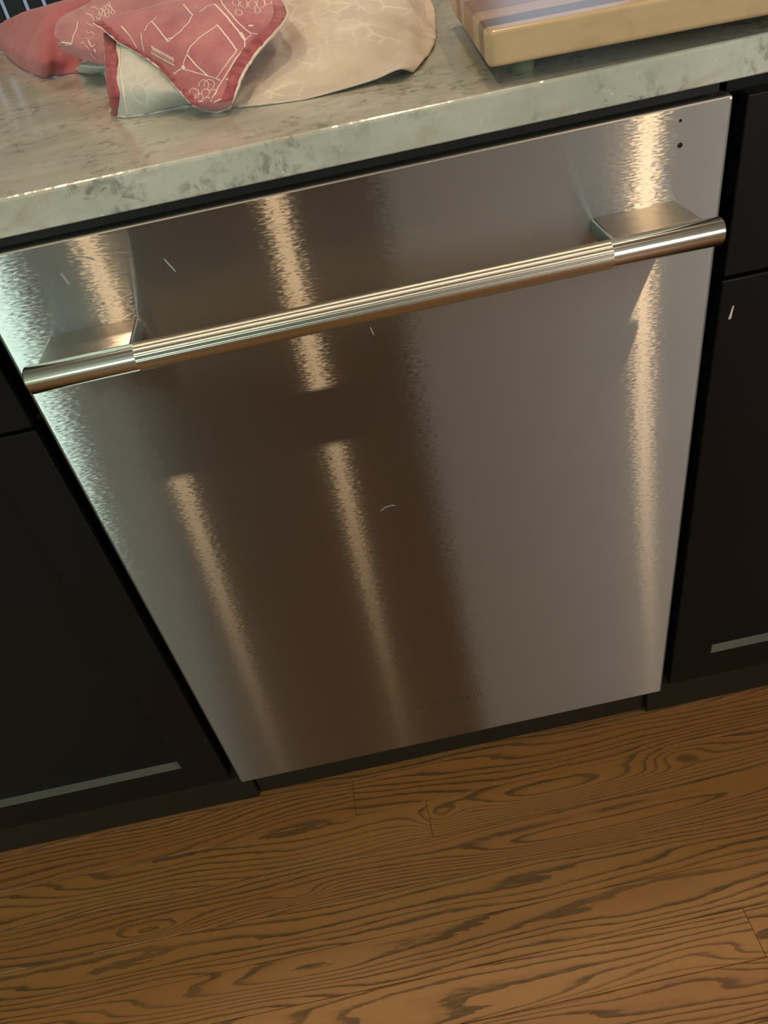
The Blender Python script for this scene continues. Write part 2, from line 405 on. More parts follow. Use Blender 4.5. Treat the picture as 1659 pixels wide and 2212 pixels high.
# ---------------------------------------------------------------- cutting board of glued strips on rubber feet
def wood(name, a, b, rough=0.28):
    t = NT(name); src = t.n('ShaderNodeTexCoord').outputs['Object']
    n = t.noise(t.vec((5, 60, 45), (0, 0, 0), src), 1.0, 4, 0.6, 0.8)
    w = t.noise(t.vec((16, 30, 30), (3, 3, 3), src), 1.0, 3, 0.55, 2.2)
    c = t.mix(n, a, b); c = t.mix(t.math('MULTIPLY', t.ramp(w, [(0.45, 0.0), (0.6, 1.0)]), 0.25), c, tuple(k*0.7 for k in a))
    return t.set(color=c, rough=rough, spec=0.5).m
HONEY = wood('honey_maple', (0.49, 0.325, 0.175), (0.60, 0.43, 0.26)); WALN = wood('dark_walnut', (0.13, 0.075, 0.048), (0.20, 0.12, 0.075))
TAN = wood('tan_maple', (0.40, 0.25, 0.13), (0.52, 0.35, 0.20)); BROWN = wood('red_brown_cherry', (0.24, 0.12, 0.07), (0.34, 0.19, 0.11))
bd = thing('cutting_board', 'striped wooden cutting board on small rubber feet at the counter edge', 'cutting board', (0.4176, 0.0085, 0.9096))
bd.rotation_euler = (0, 0, math.radians(-6.3))
LB_, DB_, HB0, HB1 = 0.38, 0.27, 0.0125, 0.0356
cuts = [0, 0.018, 0.048, 0.085, 0.150, 0.175, 0.215, 0.240, DB_]
mats = [HONEY, WALN, TAN, BROWN, TAN, WALN, TAN, HONEY]
src = bmesh.new(); bmesh.ops.create_cube(src, size=1.0, matrix=Matrix.Translation((LB_/2, DB_/2, (HB0+HB1)/2)) @ Matrix.Diagonal((LB_, DB_, HB1-HB0, 1)))
bmesh.ops.bevel(src, geom=[e for e in src.edges if abs(e.verts[0].co.z - e.verts[1].co.z) > 0.01], offset=0.006, segments=5, affect='EDGES', profile=0.5)
bmesh.ops.bevel(src, geom=[e for e in src.edges if abs(e.verts[0].co.z - e.verts[1].co.z) < 1e-4], offset=0.0032, segments=4, affect='EDGES', profile=0.5)
for i, m in enumerate(mats):
    t = src.copy()
    for yc, inner in ((cuts[i], True), (cuts[i+1], False)):
        if yc <= 0 or yc >= DB_: continue
        geo = list(t.verts) + list(t.edges) + list(t.faces)
        r = bmesh.ops.bisect_plane(t, geom=geo, plane_co=(0, yc + (0.0001 if inner else -0.0001), 0), plane_no=(0, 1, 0), clear_inner=inner, clear_outer=not inner)
        ed = [e for e in r['geom_cut'] if isinstance(e, bmesh.types.BMEdge)]
        bmesh.ops.contextual_create(t, geom=ed)
    o = obj('wood_strip', t, m, bd)
src.free()
M_rubber = plain('grey_green_rubber', (0.12, 0.14, 0.09), 0.6)
for x, y in ((0.030, 0.036), (LB_ - 0.03, 0.036), (0.03, DB_ - 0.036), (LB_ - 0.03, DB_ - 0.036)):
    bm = bmesh.new(); bmesh.ops.create_cone(bm, cap_ends=True, segments=24, radius1=0.0085, radius2=0.0105, depth=0.0125, matrix=Matrix.Translation((x, y, 0.00625 + 0.0001)))
    obj('rubber_foot', bm, M_rubber, bd)

# control points of the cloth surfaces (metres)
SHEETS={"body":[[[0.2144,0.1282,0.9108],[0.2385,0.1141,0.9108],[0.262,0.1039,0.9108],[0.2854,0.0968,0.9108],[0.3206,0.0952,0.9126],[0.3445,0.0947,0.9146],[0.3632,0.0859,0.9196],[0.3775,0.1081,0.9108]],[[0.2206,0.135,0.9187],[0.242,0.138,0.9158],[0.2657,0.135,0.9136],[0.2898,0.135,0.9126],[0.3243,0.14,0.9141],[0.3518,0.14,0.9152],[0.3738,0.13,0.9176],[0.3896,0.1329,0.9121]],[[0.2264,0.175,0.9266],[0.2514,0.172,0.9261],[0.2738,0.17,0.924],[0.299,0.17,0.9247],[0.3304,0.17,0.9253],[0.36,0.175,0.9234],[0.3856,0.18,0.9197],[0.4105,0.1909,0.9121]],[[0.2334,0.235,0.9383],[0.2598,0.23,0.9379],[0.2834,0.225,0.9361],[0.3091,0.215,0.9364],[0.3393,0.215,0.9357],[0.3704,0.225,0.9313],[0.3987,0.24,0.9262],[0.4247,0.253,0.9121]],[[0.2417,0.29,0.9527],[0.2687,0.285,0.9503],[0.2934,0.28,0.9483],[0.3204,0.275,0.9471],[0.3523,0.275,0.9459],[0.3813,0.28,0.9421],[0.4062,0.29,0.9366],[0.425,0.3,0.9182]],[[0.251,0.34,0.9694],[0.2791,0.34,0.9664],[0.3048,0.335,0.9642],[0.3303,0.33,0.9621],[0.3608,0.33,0.9586],[0.3866,0.33,0.9549],[0.4012,0.335,0.9511],[0.4129,0.34,0.9324]],[[0.254,0.4,0.98],[0.283,0.4,0.975],[0.3107,0.4,0.9742],[0.3375,0.4,0.9695],[0.3699,0.4,0.9659],[0.3873,0.4,0.9629],[0.3969,0.4,0.9591],[0.4045,0.4,0.943]]],"back":[[[0.41,0.33,0.9175],[0.4163,0.3131,0.9121],[0.4124,0.2263,0.9121],[0.4181,0.2186,0.9121]],[[0.4137,0.36,0.9261],[0.42,0.34,0.9229],[0.4349,0.36,0.9137],[0.4446,0.36,0.9129]],[[0.4134,0.38,0.9368],[0.4229,0.36,0.937],[0.4381,0.39,0.9273],[0.4472,0.39,0.9213]],[[0.4184,0.42,0.9454],[0.4272,0.41,0.9446],[0.4416,0.42,0.9413],[0.4505,0.43,0.9346]]],"flap":[[[0.1993,0.1236,0.9136],[0.2039,0.1238,0.9116],[0.2093,0.117,0.9116],[0.2149,0.117,0.9116],[0.2208,0.1135,0.9126]],[[0.1919,0.113,0.9218],[0.2011,0.108,0.9218],[0.2105,0.103,0.9216],[0.2196,0.1,0.9219],[0.228,0.102,0.9219]],[[0.1802,0.142,0.9315],[0.196,0.13,0.9311],[0.2113,0.12,0.9321],[0.2251,0.115,0.932],[0.2375,0.118,0.9322]],[[0.1661,0.175,0.9431],[0.1872,0.155,0.9428],[0.2078,0.145,0.9429],[0.2278,0.14,0.9427],[0.2461,0.14,0.9376]],[[0.1493,0.2,0.9539],[0.1773,0.175,0.9538],[0.2065,0.165,0.954],[0.2338,0.16,0.9507],[0.2572,0.155,0.9439]],[[0.1321,0.222,0.9623],[0.166,0.2,0.9629],[0.2021,0.188,0.9628],[0.24,0.18,0.9589],[0.2733,0.172,0.9511]],[[0.1192,0.24,0.9728],[0.1542,0.225,0.9719],[0.1972,0.21,0.9708],[0.2403,0.2,0.9676],[0.284,0.192,0.9564]],[[0.1115,0.25,0.9767],[0.1456,0.245,0.9779],[0.1915,0.235,0.9776],[0.2355,0.225,0.9739],[0.2864,0.215,0.9604]],[[0.1106,0.262,0.9768],[0.1388,0.262,0.9791],[0.1807,0.26,0.9805],[0.2299,0.255,0.9791],[0.2825,0.24,0.9668]],[[0.1097,0.3,0.9678],[0.134,0.31,0.968],[0.1761,0.31,0.9682],[0.2231,0.31,0.9694],[0.2775,0.29,0.9654]]],"reverse":[[[0.1068,0.2027,0.9108],[0.1222,0.1814,0.9108],[0.1368,0.1735,0.9108],[0.1498,0.1705,0.9108],[0.1669,0.1747,0.9108],[0.1858,0.1697,0.9108],[0.2009,0.1627,0.9108]],[[0.1143,0.186,0.9267],[0.1258,0.176,0.929],[0.1447,0.165,0.9294],[0.1598,0.155,0.9284],[0.1745,0.145,0.9274],[0.1913,0.138,0.9255],[0.207,0.13,0.9258]],[[0.1149,0.2,0.9405],[0.1263,0.19,0.9412],[0.1451,0.182,0.9408],[0.1598,0.175,0.9393],[0.1741,0.165,0.9365],[0.1906,0.155,0.9351],[0.2093,0.145,0.935]],[[0.1165,0.215,0.9508],[0.1264,0.207,0.9494],[0.1424,0.2,0.9501],[0.1571,0.192,0.9478],[0.1718,0.18,0.9452],[0.1904,0.17,0.9433],[0.2113,0.158,0.943]],[[0.1165,0.235,0.96],[0.1277,0.225,0.9586],[0.1416,0.215,0.9582],[0.1541,0.207,0.9552],[0.1709,0.195,0.952],[0.1897,0.185,0.95],[0.2126,0.175,0.949]],[[0.1159,0.255,0.9678],[0.1258,0.245,0.9651],[0.1363,0.235,0.9619],[0.149,0.227,0.9588],[0.1708,0.215,0.9564],[0.1904,0.205,0.956],[0.2134,0.198,0.9545]]],"lobe":[[[0.0344,0.415,0.9499],[0.0414,0.405,0.9438],[0.0509,0.395,0.94],[0.0644,0.38,0.9353],[0.0871,0.355,0.9306],[0.1144,0.33,0.9295],[0.1427,0.33,0.9331],[0.173,0.33,0.9359]],[[0.0338,0.41,0.9592],[0.0435,0.4,0.9535],[0.0561,0.39,0.9499],[0.0722,0.375,0.946],[0.094,0.355,0.9427],[0.1205,0.335,0.9408],[0.1486,0.335,0.9439],[0.1788,0.335,0.9466]],[[0.0335,0.425,0.9639],[0.0478,0.41,0.9628],[0.0612,0.4,0.9598],[0.0766,0.39,0.9561],[0.0987,0.37,0.9534],[0.1249,0.355,0.9519],[0.1539,0.35,0.9555],[0.1836,0.35,0.9563]],[[0.036,0.445,0.9699],[0.0497,0.43,0.9696],[0.0643,0.42,0.969],[0.081,0.41,0.968],[0.1027,0.395,0.9658],[0.1287,0.385,0.9643],[0.1586,0.37,0.9668],[0.188,0.37,0.9657]],[[0.0465,0.47,0.9727],[0.0571,0.46,0.9746],[0.0707,0.45,0.9776],[0.0866,0.44,0.9802],[0.1093,0.43,0.9814],[0.1367,0.42,0.9825],[0.1638,0.4,0.9816],[0.1923,0.4,0.9765]],[[0.0371,0.53,0.963],[0.0495,0.52,0.9681],[0.0719,0.49,0.9765],[0.089,0.48,0.9811],[0.1099,0.47,0.9828],[0.1379,0.46,0.9831],[0.1614,0.45,0.9798],[0.1922,0.44,0.9752]]],"tuck":[[[0.0131,0.5378,0.9108],[0.0265,0.5011,0.9108],[0.0439,0.4758,0.9108],[0.0666,0.4563,0.9108],[0.0853,0.441,0.9108]],[[0.0449,0.43,0.9255],[0.0523,0.425,0.9244],[0.064,0.415,0.9229],[0.0818,0.4,0.922],[0.0996,0.385,0.9221]],[[0.0447,0.46,0.9264],[0.0534,0.455,0.9256],[0.0663,0.44,0.9246],[0.0829,0.42,0.9251],[0.1,0.41,0.9244]],[[0.0444,0.5,0.9281],[0.0544,0.49,0.9277],[0.0683,0.47,0.9267],[0.0849,0.45,0.9266],[0.1024,0.44,0.9263]]],"coral":[[[-0.2967,1.1416,0.9108],[-0.236,1.0464,0.9108],[-0.179,0.9205,0.9108],[-0.1282,0.7813,0.9108],[-0.0758,0.639,0.9108],[-0.0272,0.5306,0.9108],[-0.0068,0.5172,0.9108],[0.0192,0.5034,0.9108],[0.0357,0.4908,0.9108]],[[-0.2444,0.97,0.9321],[-0.1937,0.92,0.9275],[-0.159,0.87,0.9254],[-0.1001,0.71,0.9276],[-0.0555,0.6,0.928],[-0.0114,0.5,0.9287],[0.004,0.51,0.9252],[0.0203,0.53,0.9215],[0.0341,0.54,0.9189]],[[-0.2481,0.98,0.9382],[-0.1945,0.93,0.9342],[-0.1573,0.88,0.934],[-0.1014,0.74,0.937],[-0.0549,0.63,0.9396],[-0.0138,0.54,0.9416],[0.0039,0.55,0.9384],[0.0235,0.56,0.9369],[0.0387,0.57,0.9343]],[[-0.2517,1.0,0.9424],[-0.198,0.95,0.9395],[-0.1604,0.9,0.9409],[-0.106,0.78,0.9484],[-0.0593,0.68,0.954],[-0.0195,0.6,0.9565],[0.003,0.6,0.955],[0.0261,0.6,0.9549],[0.0456,0.6,0.9549]],[[-0.2493,1.01,0.9447],[-0.2003,0.96,0.9433],[-0.1666,0.92,0.9447],[-0.1142,0.82,0.9558],[-0.066,0.73,0.9665],[-0.0284,0.67,0.9715],[0.0014,0.65,0.9729],[0.0293,0.64,0.9726],[0.0513,0.63,0.9726]],[[-0.2611,1.04,0.939],[-0.2143,1.0,0.9369],[-0.1888,0.99,0.9362],[-0.1472,0.92,0.9438],[-0.0977,0.84,0.9535],[-0.0573,0.78,0.9589],[-0.0229,0.75,0.961],[0.0093,0.73,0.9618],[0.0333,0.72,0.9629]]]}
LINES={"flap":[[1.6,[[0.1916,0.2693,0.9786],[0.1961,0.2382,0.9783],[0.1984,0.2305,0.9761],[0.2014,0.2184,0.9738],[0.2042,0.2097,0.9713]]],[1.1,[[0.2042,0.2097,0.9713],[0.2021,0.2051,0.9692],[0.2001,0.199,0.9672],[0.1976,0.1965,0.9658],[0.1951,0.1942,0.9644],[0.1927,0.1905,0.9632],[0.1895,0.1887,0.9619],[0.1864,0.1866,0.9607],[0.1832,0.1847,0.9594],[0.18,0.1831,0.9581]]],[1.4,[[0.18,0.1831,0.9581],[0.1778,0.1895,0.9605],[0.1755,0.1959,0.9628],[0.1733,0.2021,0.9652],[0.171,0.2082,0.9675],[0.1686,0.2146,0.9698],[0.1662,0.2211,0.9722]]],[0.8,[[0.1662,0.2211,0.9722],[0.1691,0.223,0.9732],[0.1718,0.227,0.9741],[0.1651,0.3088,0.9679],[0.1764,0.2411,0.9752],[0.1799,0.2381,0.9767],[0.1782,0.2882,0.9735],[0.1835,0.2746,0.9759],[0.1903,0.2441,0.9796],[0.1916,0.2693,0.9786]]],[1.2,[[0.1946,0.1616,0.9507],[0.1981,0.1666,0.9539],[0.2014,0.1686,0.9552],[0.2046,0.1709,0.9565],[0.2078,0.1741,0.9576],[0.211,0.1769,0.9588],[0.2143,0.1793,0.9597],[0.2176,0.1817,0.9607],[0.221,0.1839,0.9616],[0.2243,0.1867,0.9625]]],[1.6,[[0.2243,0.1867,0.9625],[0.2261,0.1824,0.9604],[0.2279,0.1773,0.9584],[0.2297,0.1721,0.9565],[0.2315,0.1678,0.9544],[0.2329,0.1634,0.9524],[0.2344,0.1597,0.9502],[0.2358,0.1549,0.9482],[0.2372,0.1516,0.9461]]],[1,[[0.2372,0.1516,0.9461],[0.2349,0.1472,0.9448],[0.2326,0.1431,0.9434],[0.2302,0.1397,0.942],[0.228,0.1354,0.9407],[0.2252,0.1311,0.9392],[0.2225,0.1278,0.9375],[0.2197,0.1247,0.9359],[0.2169,0.1217,0.9342]]],[1.4,[[0.1945,0.1612,0.9503],[0.1963,0.1577,0.9482],[0.1981,0.1537,0.9462],[0.1998,0.1506,0.944],[0.2017,0.1459,0.9421],[0.2043,0.1409,0.9402],[0.2069,0.136,0.9382],[0.2096,0.1297,0.9365]]],[1,[[0.1897,0.156,0.9446],[0.1916,0.1585,0.9476],[0.1945,0.1612,0.9503]]],[3.4,[[0.1889,0.1552,0.9435],[0.1901,0.1508,0.9417]]],[1.4,[[0.1891,0.1526,0.942],[0.1848,0.154,0.9408],[0.1803,0.1549,0.9386]]],[1,[[0.1894,0.1515,0.9412],[0.1929,0.1477,0.9404],[0.1964,0.1443,0.9396],[0.1999,0.14,0.9388],[0.2029,0.1371,0.938],[0.2059,0.1342,0.9371],[0.209,0.1302,0.9364],[0.212,0.1273,0.9355],[0.2149,0.1239,0.9345],[0.2178,0.1197,0.9336],[0.2207,0.1166,0.9326]]],[1.9,[[0.2242,0.2246,0.9749],[0.2263,0.2173,0.973],[0.2284,0.209,0.9713],[0.2305,0.2029,0.9694],[0.2324,0.1974,0.9675],[0.2342,0.1937,0.9653],[0.2359,0.1885,0.9633],[0.2375,0.1852,0.9612],[0.2392,0.1802,0.9592],[0.2407,0.1767,0.9571],[0.2423,0.1716,0.9548],[0.2438,0.1664,0.9526],[0.2453,0.1628,0.9503]]],[2.6,[[0.243,0.1729,0.9553],[0.2442,0.1682,0.9529],[0.2454,0.1629,0.9507]]],[1.3,[[0.2453,0.1628,0.9503],[0.2442,0.1553,0.9465],[0.2413,0.1508,0.945],[0.2384,0.1462,0.9434],[0.2356,0.1422,0.9419],[0.2333,0.1368,0.9404],[0.2311,0.132,0.9389],[0.2289,0.1271,0.9374],[0.2267,0.1235,0.9357],[0.2242,0.1197,0.9341],[0.2217,0.1158,0.9325],[0.2192,0.1135,0.9307],[0.2173,0.1111,0.929],[0.2155,0.1078,0.9274],[0.2137,0.1055,0.9258],[0.2117,0.1043,0.9239],[0.2096,0.1035,0.922],[0.2072,0.1059,0.9195],[0.2041,0.1144,0.9158]]],[1.5,[[0.2288,0.2426,0.9751],[0.2313,0.2224,0.9743],[0.233,0.2144,0.9725],[0.2347,0.2074,0.9706],[0.2364,0.2016,0.9687],[0.2379,0.1976,0.9665],[0.2395,0.1925,0.9645],[0.2415,0.1878,0.9626],[0.2435,0.1839,0.9605],[0.2455,0.1804,0.9585],[0.2475,0.176,0.9568],[0.2495,0.1727,0.955],[0.2515,0.17,0.9532]]],[1,[[0.2515,0.17,0.9532],[0.2552,0.1688,0.9521],[0.2588,0.1676,0.951],[0.2624,0.1664,0.9498]]],[1,[[0.2453,0.1628,0.9503],[0.2486,0.1658,0.9513],[0.2518,0.1684,0.9524]]],[1.3,[[0.2103,0.2134,0.9721],[0.2135,0.2161,0.9735],[0.2165,0.2207,0.9748],[0.2203,0.2221,0.9749],[0.2242,0.2246,0.9749]]],[0.8,[[0.1381,0.2313,0.9723],[0.1405,0.2257,0.9698],[0.1426,0.2216,0.9672],[0.145,0.2162,0.9648],[0.1464,0.2122,0.9626],[0.1479,0.2077,0.9605],[0.1491,0.2046,0.9582],[0.1505,0.2006,0.956],[0.1519,0.1972,0.9538],[0.1539,0.1941,0.9518],[0.1559,0.1912,0.9498],[0.1579,0.1876,0.9478],[0.1601,0.1834,0.946],[0.1623,0.1791,0.9442],[0.1646,0.1749,0.942],[0.1671,0.1695,0.9401],[0.1697,0.1636,0.9382],[0.1722,0.1583,0.9363]]],[0.8,[[0.1559,0.2104,0.9655],[0.156,0.2057,0.9628],[0.156,0.2014,0.96],[0.1559,0.1973,0.9573],[0.1558,0.194,0.9545]]],[1,[[0.1596,0.2103,0.9662],[0.1624,0.217,0.9696],[0.1662,0.2203,0.9718]]],[1.2,[[0.2249,0.1164,0.9327],[0.2277,0.1142,0.9315],[0.2304,0.1123,0.9303],[0.2331,0.1105,0.929]]],[1.2,[[0.2475,0.1564,0.9467],[0.2536,0.1569,0.9456]]],[1,[[0.2115,0.1025,0.9215],[0.2154,0.1011,0.9222],[0.2191,0.1003,0.9227],[0.2233,0.1007,0.923],[0.2274,0.102,0.9231]]],[3,[[0.2507,0.1805,0.9579],[0.2549,0.1803,0.9572]]],[1.3,[[0.1782,0.1867,0.9599],[0.1815,0.1859,0.9598],[0.1849,0.1844,0.9599]]],[0.8,[[0.1226,0.2685,0.972],[0.1257,0.2744,0.9699],[0.1369,0.2324,0.9724],[0.1392,0.2275,0.9701],[0.1417,0.2221,0.968],[0.1439,0.2184,0.9657]]],[0.8,[[0.246,0.2246,0.9714],[0.245,0.2131,0.971],[0.2426,0.2144,0.9705],[0.2406,0.2187,0.9712],[0.24,0.2247,0.9725],[0.2413,0.2273,0.9739],[0.2425,0.2552,0.9716],[0.2453,0.2345,0.9724],[0.246,0.2246,0.9714]]],[0.8,[[0.2532,0.2217,0.9695],[0.2519,0.2106,0.9688],[0.2493,0.2099,0.9685],[0.247,0.2146,0.9692],[0.2464,0.2217,0.9707],[0.2478,0.2256,0.9722],[0.2499,0.2435,0.9709],[0.2526,0.2275,0.9711],[0.2532,0.2217,0.9695]]],[0.8,[[0.2609,0.2208,0.9682],[0.2594,0.2161,0.9667],[0.2567,0.2087,0.9671],[0.2543,0.2141,0.9679],[0.2536,0.2212,0.9695],[0.2552,0.2253,0.971],[0.2579,0.2315,0.9709],[0.2603,0.2268,0.97],[0.2609,0.2208,0.9682]]],[0.8,[[0.2686,0.2212,0.9673],[0.2669,0.2183,0.9656],[0.2642,0.2119,0.9658],[0.2618,0.2148,0.9669],[0.2612,0.2219,0.9685],[0.2627,0.2325,0.9694],[0.2656,0.2313,0.97],[0.268,0.2291,0.9688],[0.2686,0.2212,0.9673]]],[0.8,[[0.2747,0.2281,0.9669],[0.2734,0.2232,0.9657],[0.271,0.223,0.9654],[0.2691,0.2202,0.9668],[0.2687,0.2268,0.9681],[0.27,0.2357,0.9688],[0.2723,0.2486,0.9679],[0.2743,0.2442,0.9672],[0.2747,0.2281,0.9669]]],[0.8,[[0.2476,0.1997,0.9668],[0.2463,0.1962,0.9656],[0.2441,0.1954,0.9654],[0.2422,0.1964,0.9664],[0.2417,0.2005,0.9678],[0.2428,0.2073,0.9687],[0.2451,0.2075,0.969],[0.2471,0.2035,0.9683],[0.2476,0.1997,0.9668]]],[0.8,[[0.2637,0.205,0.9647],[0.2626,0.2013,0.9638],[0.2607,0.2001,0.9636],[0.259,0.2003,0.9645],[0.2586,0.2037,0.9658],[0.2596,0.2131,0.9662],[0.2616,0.2135,0.9664],[0.2633,0.2092,0.9659],[0.2637,0.205,0.9647]]],[0.8,[[0.2006,0.1255,0.9307],[0.2015,0.1288,0.9331],[0.2048,0.1291,0.9344],[0.2083,0.1251,0.9338],[0.2096,0.1209,0.9316],[0.2081,0.1165,0.9297],[0.2044,0.1185,0.9287]]],[0.8,[[0.2052,0.1213,0.9305],[0.2061,0.1254,0.933],[0.2095,0.1258,0.9343],[0.2132,0.1219,0.9337],[0.2146,0.1168,0.9314],[0.2129,0.1136,0.9292],[0.2092,0.1134,0.9285]]],[0.8,[[0.202,0.1145,0.9263],[0.2026,0.1179,0.9282],[0.2053,0.1185,0.9292],[0.2082,0.1153,0.9287],[0.2094,0.1101,0.9272],[0.208,0.1082,0.9253],[0.2051,0.1088,0.9247]]],[0.8,[[0.1918,0.1213,0.9263],[0.1923,0.1267,0.9282],[0.1954,0.1274,0.9294],[0.1989,0.1225,0.929],[0.2003,0.1179,0.9271],[0.1988,0.1137,0.9253],[0.1955,0.1142,0.9246]]],[0.8,[[0.196,0.1132,0.924],[0.1966,0.1169,0.9259],[0.1994,0.1173,0.9269],[0.2024,0.1144,0.9264],[0.2036,0.1098,0.9247],[0.2021,0.1081,0.9227],[0.1991,0.1092,0.922]]],[0.8,[[0.2023,0.1075,0.9212],[0.2032,0.1079,0.9235],[0.2058,0.1078,0.9246],[0.2085,0.1061,0.9239],[0.2095,0.1036,0.922],[0.2078,0.1053,0.9196],[0.2046,0.1093,0.9183]]],[0.8,[[0.2093,0.109,0.9261],[0.2099,0.1123,0.9276],[0.2122,0.1118,0.9286],[0.2146,0.1101,0.9281],[0.2155,0.1069,0.9266],[0.2144,0.1047,0.9251],[0.2119,0.1046,0.9246]]],[0.8,[[0.1965,0.1116,0.9198],[0.1975,0.1099,0.9221],[0.1997,0.1096,0.923],[0.202,0.108,0.9225],[0.2026,0.1076,0.9207],[0.2008,0.1124,0.918],[0.1981,0.1165,0.9168]]],[0.9,[[0.1638,0.191,0.9575],[0.165,0.1862,0.9552],[0.162,0.1872,0.9535],[0.1645,0.1839,0.952]]],[0.9,[[0.1652,0.1891,0.9569],[0.1663,0.1843,0.9545],[0.1634,0.1856,0.9528],[0.1659,0.1815,0.9515]]],[0.9,[[0.1667,0.1861,0.9564],[0.1676,0.1829,0.9538],[0.1648,0.1837,0.9522],[0.1671,0.1808,0.9507]]],[0.9,[[0.168,0.1846,0.9557],[0.169,0.1807,0.9532],[0.1662,0.1812,0.9516],[0.1685,0.1784,0.9501]]],[0.9,[[0.1694,0.1829,0.955],[0.1704,0.1786,0.9526],[0.1674,0.1807,0.9508],[0.1699,0.1764,0.9495]]],[0.9,[[0.1708,0.1806,0.9544],[0.1717,0.1773,0.952],[0.1688,0.1784,0.9502],[0.1712,0.1752,0.9488]]],[0.9,[[0.1721,0.1787,0.9538],[0.1731,0.1749,0.9514],[0.1702,0.1762,0.9497],[0.1726,0.1729,0.9482]]],[0.9,[[0.1734,0.1771,0.9532],[0.1744,0.1734,0.9507],[0.1715,0.1749,0.949],[0.1739,0.1711,0.9476]]],[0.9,[[0.1749,0.1747,0.9526],[0.1757,0.172,0.95],[0.1729,0.1727,0.9484],[0.1752,0.1701,0.9469]]],[0.9,[[0.1762,0.1731,0.9519],[0.1771,0.17,0.9494],[0.1742,0.1709,0.9478],[0.1766,0.1675,0.9464]]],[0.9,[[0.1774,0.1718,0.9512],[0.1784,0.1681,0.9488],[0.1755,0.1699,0.947],[0.1779,0.1658,0.9457]]],[0.9,[[0.1788,0.1698,0.9506],[0.1796,0.1672,0.9481],[0.1769,0.1675,0.9465],[0.1792,0.1645,0.945]]],[0.9,[[0.1801,0.168,0.95],[0.181,0.1649,0.9475],[0.1782,0.1655,0.9459],[0.1806,0.1622,0.9445]]],[0.9,[[0.1813,0.1671,0.9493],[0.1823,0.1634,0.9469],[0.1794,0.1645,0.9452],[0.1819,0.1606,0.9439]]]],"lobe":[[1.4,[[0.0486,0.4613,0.973],[0.0461,0.4887,0.9673],[0.0628,0.4167,0.9676],[0.0623,0.4063,0.9631],[0.0598,0.4012,0.9602],[0.0571,0.3973,0.9573],[0.0557,0.3944,0.9545],[0.0539,0.3926,0.9516]]],[1.8,[[0.0539,0.3926,0.9516],[0.0459,0.3984,0.9533],[0.041,0.4022,0.9537],[0.0352,0.4102,0.9536]]],[0.8,[[0.035,0.4117,0.9521],[0.0449,0.3983,0.9512],[0.0536,0.3922,0.9507]]],[0.9,[[0.0727,0.4263,0.9726],[0.0788,0.4183,0.971],[0.082,0.409,0.9676],[0.0824,0.4024,0.9644]]],[0.9,[[0.0736,0.4084,0.966],[0.0773,0.4028,0.9634],[0.0814,0.3973,0.962]]],[0.9,[[0.0788,0.433,0.9766],[0.0843,0.4277,0.9765],[0.0876,0.4196,0.9739]]],[0.9,[[0.0719,0.397,0.9592],[0.0748,0.3929,0.9573],[0.0791,0.3917,0.9579],[0.0814,0.3872,0.9561]]],[1.6,[[0.0741,0.3822,0.9516],[0.0762,0.375,0.9483],[0.0783,0.3713,0.9465],[0.0813,0.3719,0.9485]]],[1.8,[[0.0797,0.3679,0.9448],[0.0814,0.3649,0.9423]]],[0.8,[[0.0703,0.3791,0.9485],[0.0739,0.3731,0.9458],[0.0745,0.3705,0.9408],[0.0788,0.3653,0.9362]]],[0.8,[[0.0649,0.3853,0.9509],[0.0676,0.3853,0.9518],[0.0688,0.3812,0.9495]]],[0.8,[[0.0712,0.3889,0.9545],[0.0751,0.3833,0.9526],[0.0812,0.3844,0.9546]]],[1.0,[[0.0868,0.4129,0.9704],[0.0891,0.4114,0.9703],[0.0904,0.4073,0.9688],[0.0897,0.4039,0.9671],[0.0876,0.4037,0.9666],[0.0859,0.4065,0.9678],[0.0857,0.4107,0.9696]]],[1.0,[[0.0897,0.42,0.9742],[0.0917,0.4188,0.9741],[0.0932,0.4137,0.9727],[0.0926,0.4101,0.9712],[0.0904,0.4115,0.9706],[0.0888,0.4138,0.9717],[0.0888,0.4174,0.9734]]],[1.0,[[0.0949,0.4204,0.9756],[0.097,0.4186,0.9756],[0.098,0.4157,0.9742],[0.0975,0.4119,0.9728],[0.0957,0.4119,0.9723],[0.0942,0.4144,0.9733],[0.0941,0.4178,0.9749]]],[1.0,[[0.0928,0.413,0.9719],[0.095,0.4116,0.9718],[0.0963,0.4077,0.9703],[0.0957,0.4039,0.9686],[0.0936,0.4041,0.9681],[0.0919,0.4064,0.9693],[0.0918,0.4107,0.9711]]],[1.0,[[0.0978,0.4064,0.9705],[0.1,0.4054,0.9703],[0.1012,0.4018,0.9688],[0.1003,0.3992,0.967],[0.0984,0.3982,0.9666],[0.0965,0.4019,0.9677],[0.0964,0.4059,0.9695]]],[1.0,[[0.1013,0.4139,0.974],[0.1034,0.4128,0.9739],[0.1048,0.4075,0.9726],[0.104,0.4051,0.9709],[0.1022,0.4047,0.9705],[0.1003,0.4086,0.9715],[0.1004,0.4117,0.9732]]],[1.0,[[0.0876,0.4046,0.9671],[0.0894,0.4038,0.9669],[0.0908,0.3993,0.9657],[0.0902,0.3966,0.9643],[0.0881,0.3977,0.9637],[0.0867,0.3996,0.9647],[0.0866,0.4034,0.9663]]],[1.0,[[0.1003,0.4219,0.9775],[0.1018,0.4213,0.9773],[0.1029,0.4178,0.9763],[0.1026,0.414,0.9751],[0.1009,0.4146,0.9747],[0.0996,0.4171,0.9755],[0.0995,0.4205,0.9768]]],[1.0,[[0.1045,0.4069,0.9715],[0.1063,0.4061,0.9714],[0.1076,0.4017,0.9701],[0.1068,0.3997,0.9686],[0.1051,0.399,0.9682],[0.1035,0.4023,0.9691],[0.1036,0.4046,0.9708]]]]}
